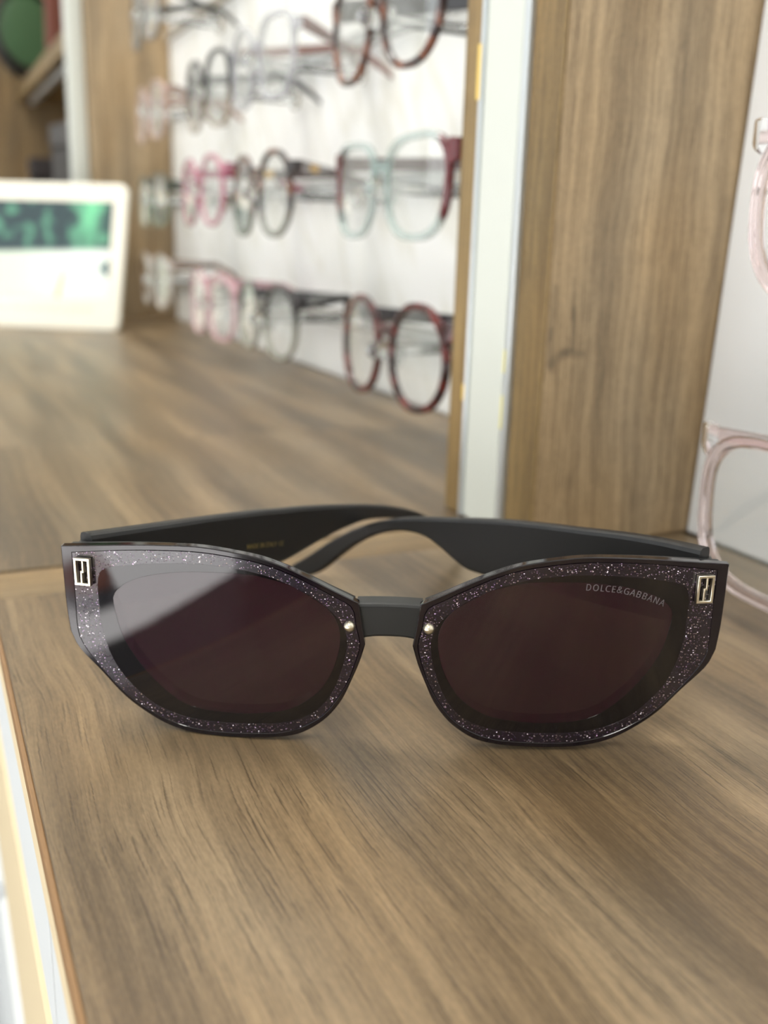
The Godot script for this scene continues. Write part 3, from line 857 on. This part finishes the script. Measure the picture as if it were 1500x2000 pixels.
func build_small_things() -> void:
	# standing picture leaning back
	var u := Vector3(0.85588665, 0, 0.51716345)
	var n := Vector3(-0.51716345, 0, 0.85588665)
	var lean := deg_to_rad(17.0)
	var vv := Vector3.UP * cos(lean) - n * sin(lean)
	var nn := u.cross(vv)
	var t := thing("picture_frame", "white tabletop picture frame with a green blurred photo print on the shelf", "picture frame", Transform3D(Basis(u, vv, nn), Vector3(0.1884, 0.0006, -1.0817) - u * 0.1 + u * 0.003))
	var W := 0.1
	var H := 0.157
	var o := PackedVector2Array()
	for k in [[1, 1, 0], [-1, 1, 1], [-1, -1, 2], [1, -1, 3]]:
		for j in 6:
			var an: float = PI / 2 * (k[2] + j / 5.0)
			o.append(Vector2(k[0] * (W - 0.008) + cos(an) * 0.008, H / 2 + k[1] * (H / 2 - 0.008) + sin(an) * 0.008))
	part("card", plate(o, Vector2(0, H / 2), 0.0, -0.008, 0.03, func(a, b, c): return Vector3(a, b, c)).commit(), plain(rgb(246, 242, 226), 0.4), t)
	# print: dark teal foliage over a pale ground
	var PW := 320
	var PH := 180
	var im := Image.create(PW, PH, false, Image.FORMAT_RGB8)
	var f := FastNoiseLite.new()
	f.seed = 9
	f.frequency = 0.018
	f.fractal_octaves = 2
	for y in PH:
		for x in PW:
			var fx := x / float(PW)
			var fy := y / float(PH)
			var v := f.get_noise_2d(x, y)
			var green := rgb(48, 66, 70).lerp(rgb(86, 140, 116), smoothstep(-0.15, 0.45, v))
			var glow := exp(-pow((fx - 0.86) / 0.07, 2.0)) * (1.0 - fy)
			green = green.lerp(rgb(120, 210, 158), clampf(glow * 1.1, 0.0, 1.0))
			var edge := 0.55 - 0.07 * fx
			var pale := rgb(214, 226, 208).lerp(rgb(238, 248, 238), smoothstep(0.3, 0.8, fx))
			var yel := exp(-pow((fx - 0.70 + (fy - 0.8) * 0.12) / 0.016, 2.0)) * smoothstep(0.62, 0.85, fy)
			pale = pale.lerp(rgb(226, 208, 130), yel * 0.75)
			var c := green.lerp(pale, smoothstep(edge - 0.035, edge + 0.03, fy))
			if fx > 0.93 and absf(fy - 0.68) < (fx - 0.93) * 1.5: c = rgb(66, 96, 102)
			im.set_pixel(x, y, c)
	var pm := StandardMaterial3D.new()
	pm.albedo_texture = ImageTexture.create_from_image(im)
	pm.roughness = 0.35
	var q := MB.new()
	var x0 := -W + 0.014
	var x1 := W - 0.014
	var y0 := 0.033
	var y1 := 0.137
	var A := Vector3(x0, y0, 0.0004)
	var B := Vector3(x1, y0, 0.0004)
	var C := Vector3(x1, y1, 0.0004)
	var D := Vector3(x0, y1, 0.0004)
	var bk := Vector3(0, 0, -0.0003)
	q.tri(A, B, C, 1, Vector2(0, 1), Vector2(1, 1), Vector2(1, 0))
	q.tri(A, C, D, 1, Vector2(0, 1), Vector2(1, 0), Vector2(0, 0))
	q.quad(B + bk, A + bk, D + bk, C + bk, 2)
	for e in [[A, B], [B, C], [C, D], [D, A]]: q.quad(e[1], e[0], e[0] + bk, e[1] + bk, -1)
	part("photo_print", q.commit(), pm, t, "green blurred photo print")
	var cap := lettering("always to see the beautiful places", 0.0075)
	var cp := part("caption", cap, plain(rgb(222, 220, 202), 0.5), t, "faint grey caption")
	cp.transform = Transform3D(Basis().scaled(Vector3.ONE * 0.0075 / 0.46), Vector3(-0.085, 0.0225, 0.0003))
	part("stand", box_mesh(Vector3(-0.03, 0.0, 0.0), Vector3(0.03, 0.11, 0.003), 0.0005), M.white, t).transform = Transform3D(Basis(Vector3.RIGHT, deg_to_rad(33.0)), Vector3(0, 0.1240, -0.0125)) * Transform3D(Basis(), Vector3(0, -0.11, 0))
	# things on the shelves past the far partition
	var grn := thing("oval_case", "dark-rimmed green oval case propped on the upper shelf", "case", Transform3D(Basis(Vector3.UP, 0.35) * Basis(Vector3.RIGHT, -0.12), Vector3(0.205, 0.3375, -1.84)))
	var prof := []
	for i in 13:
		var an := PI * i / 12.0
		prof.append(Vector2(0.053 * pow(sin(an), 0.5) + 0.0005, -cos(an) * 0.012))
	part("shell", lathe(prof, 32).commit(), plain(rgb(66, 98, 68), 0.5), grn).transform = Transform3D(Basis().scaled(Vector3(1.03, 1.25, 1)), Vector3(0, 0.0668, 0))
	var RO := PackedVector2Array()
	var RI := PackedVector2Array()
	for j in 48:
		var an := TAU * j / 48.0
		RO.append(Vector2(cos(an) * 0.0570, 0.0668 + sin(an) * 0.0682))
		RI.append(Vector2(cos(an) * 0.0545, 0.0668 + sin(an) * (0.066 if sin(an) > 0.0 else 0.053)))
	part("rim", ring(RO, RI, 0.0135, -0.0135, 0.001, func(a, b, c): return Vector3(a, b, c)).commit(), plain(rgb(24, 24, 22), 0.5), grn, "black rim")
	var pouch := thing("glasses_pouch", "dark red upright pouch behind the green oval case", "pouch", Transform3D(Basis(Vector3.UP, 0.2), Vector3(0.232, 0.3365, -1.69)))
	var ps := []
	for k in 9:
		var tt := k / 8.0
		ps.append({"p": Vector3(0, 0.001 + tt * 0.125, -0.004 * tt), "up": Vector3(0, 0, 1), "side": Vector3.RIGHT, "h": 0.020 * (1.0 - 0.35 * tt), "w": 0.046 - 0.008 * tt})
	part("pouch_body", bar(ps, 0.8).commit(), plain(rgb(104, 58, 46), 0.6), pouch)
	var bl := [[0.215, -1.42, 0.235, 0.05, 0.2, "tall black display box next to the far partition"], [0.196, -1.72, 0.205, 0.036, -0.1, "dark brown display box standing past the far partition"]]
	for b in bl:
		var bt := thing("display_box", b[5], "box", Transform3D(Basis(Vector3.UP, b[4]), Vector3(b[0], 0.0006, b[1])))
		part("box_body", box_mesh(Vector3(-b[3] / 2, 0, -0.05), Vector3(b[3] / 2, b[2] - 0.03, 0.05), 0.003), plain(rgb(34, 28, 26), 0.4), bt)
		part("box_lid", box_mesh(Vector3(-b[3] / 2 - 0.001, b[2] - 0.0298, -0.051), Vector3(b[3] / 2 + 0.001, b[2], 0.051), 0.003), plain(rgb(40, 34, 34), 0.3), bt)
	# round tub out on the pavement, mirrored in the lens
	var tub := thing("round_tub", "shallow grey round tub with a red-brown rim out on the pavement", "tub", Transform3D(Basis(), Vector3(-2.13, -0.8595, 0.72)))
	var up := Basis(Vector3.RIGHT, -PI / 2)
	part("bowl", lathe([Vector2(0.09, 0.0), Vector2(0.11, 0.03), Vector2(0.125, 0.05), Vector2(0.115, 0.05), Vector2(0.10, 0.03), Vector2(0.0001, 0.028)], 40).commit(), plain(rgb(150, 154, 162), 0.6), tub).basis = up
	part("rim", lathe([Vector2(0.115, 0.0505), Vector2(0.14, 0.0505), Vector2(0.145, 0.06), Vector2(0.138, 0.068), Vector2(0.118, 0.066)], 40).commit(), plain(rgb(92, 54, 42), 0.5), tub, "red-brown rim").basis = up
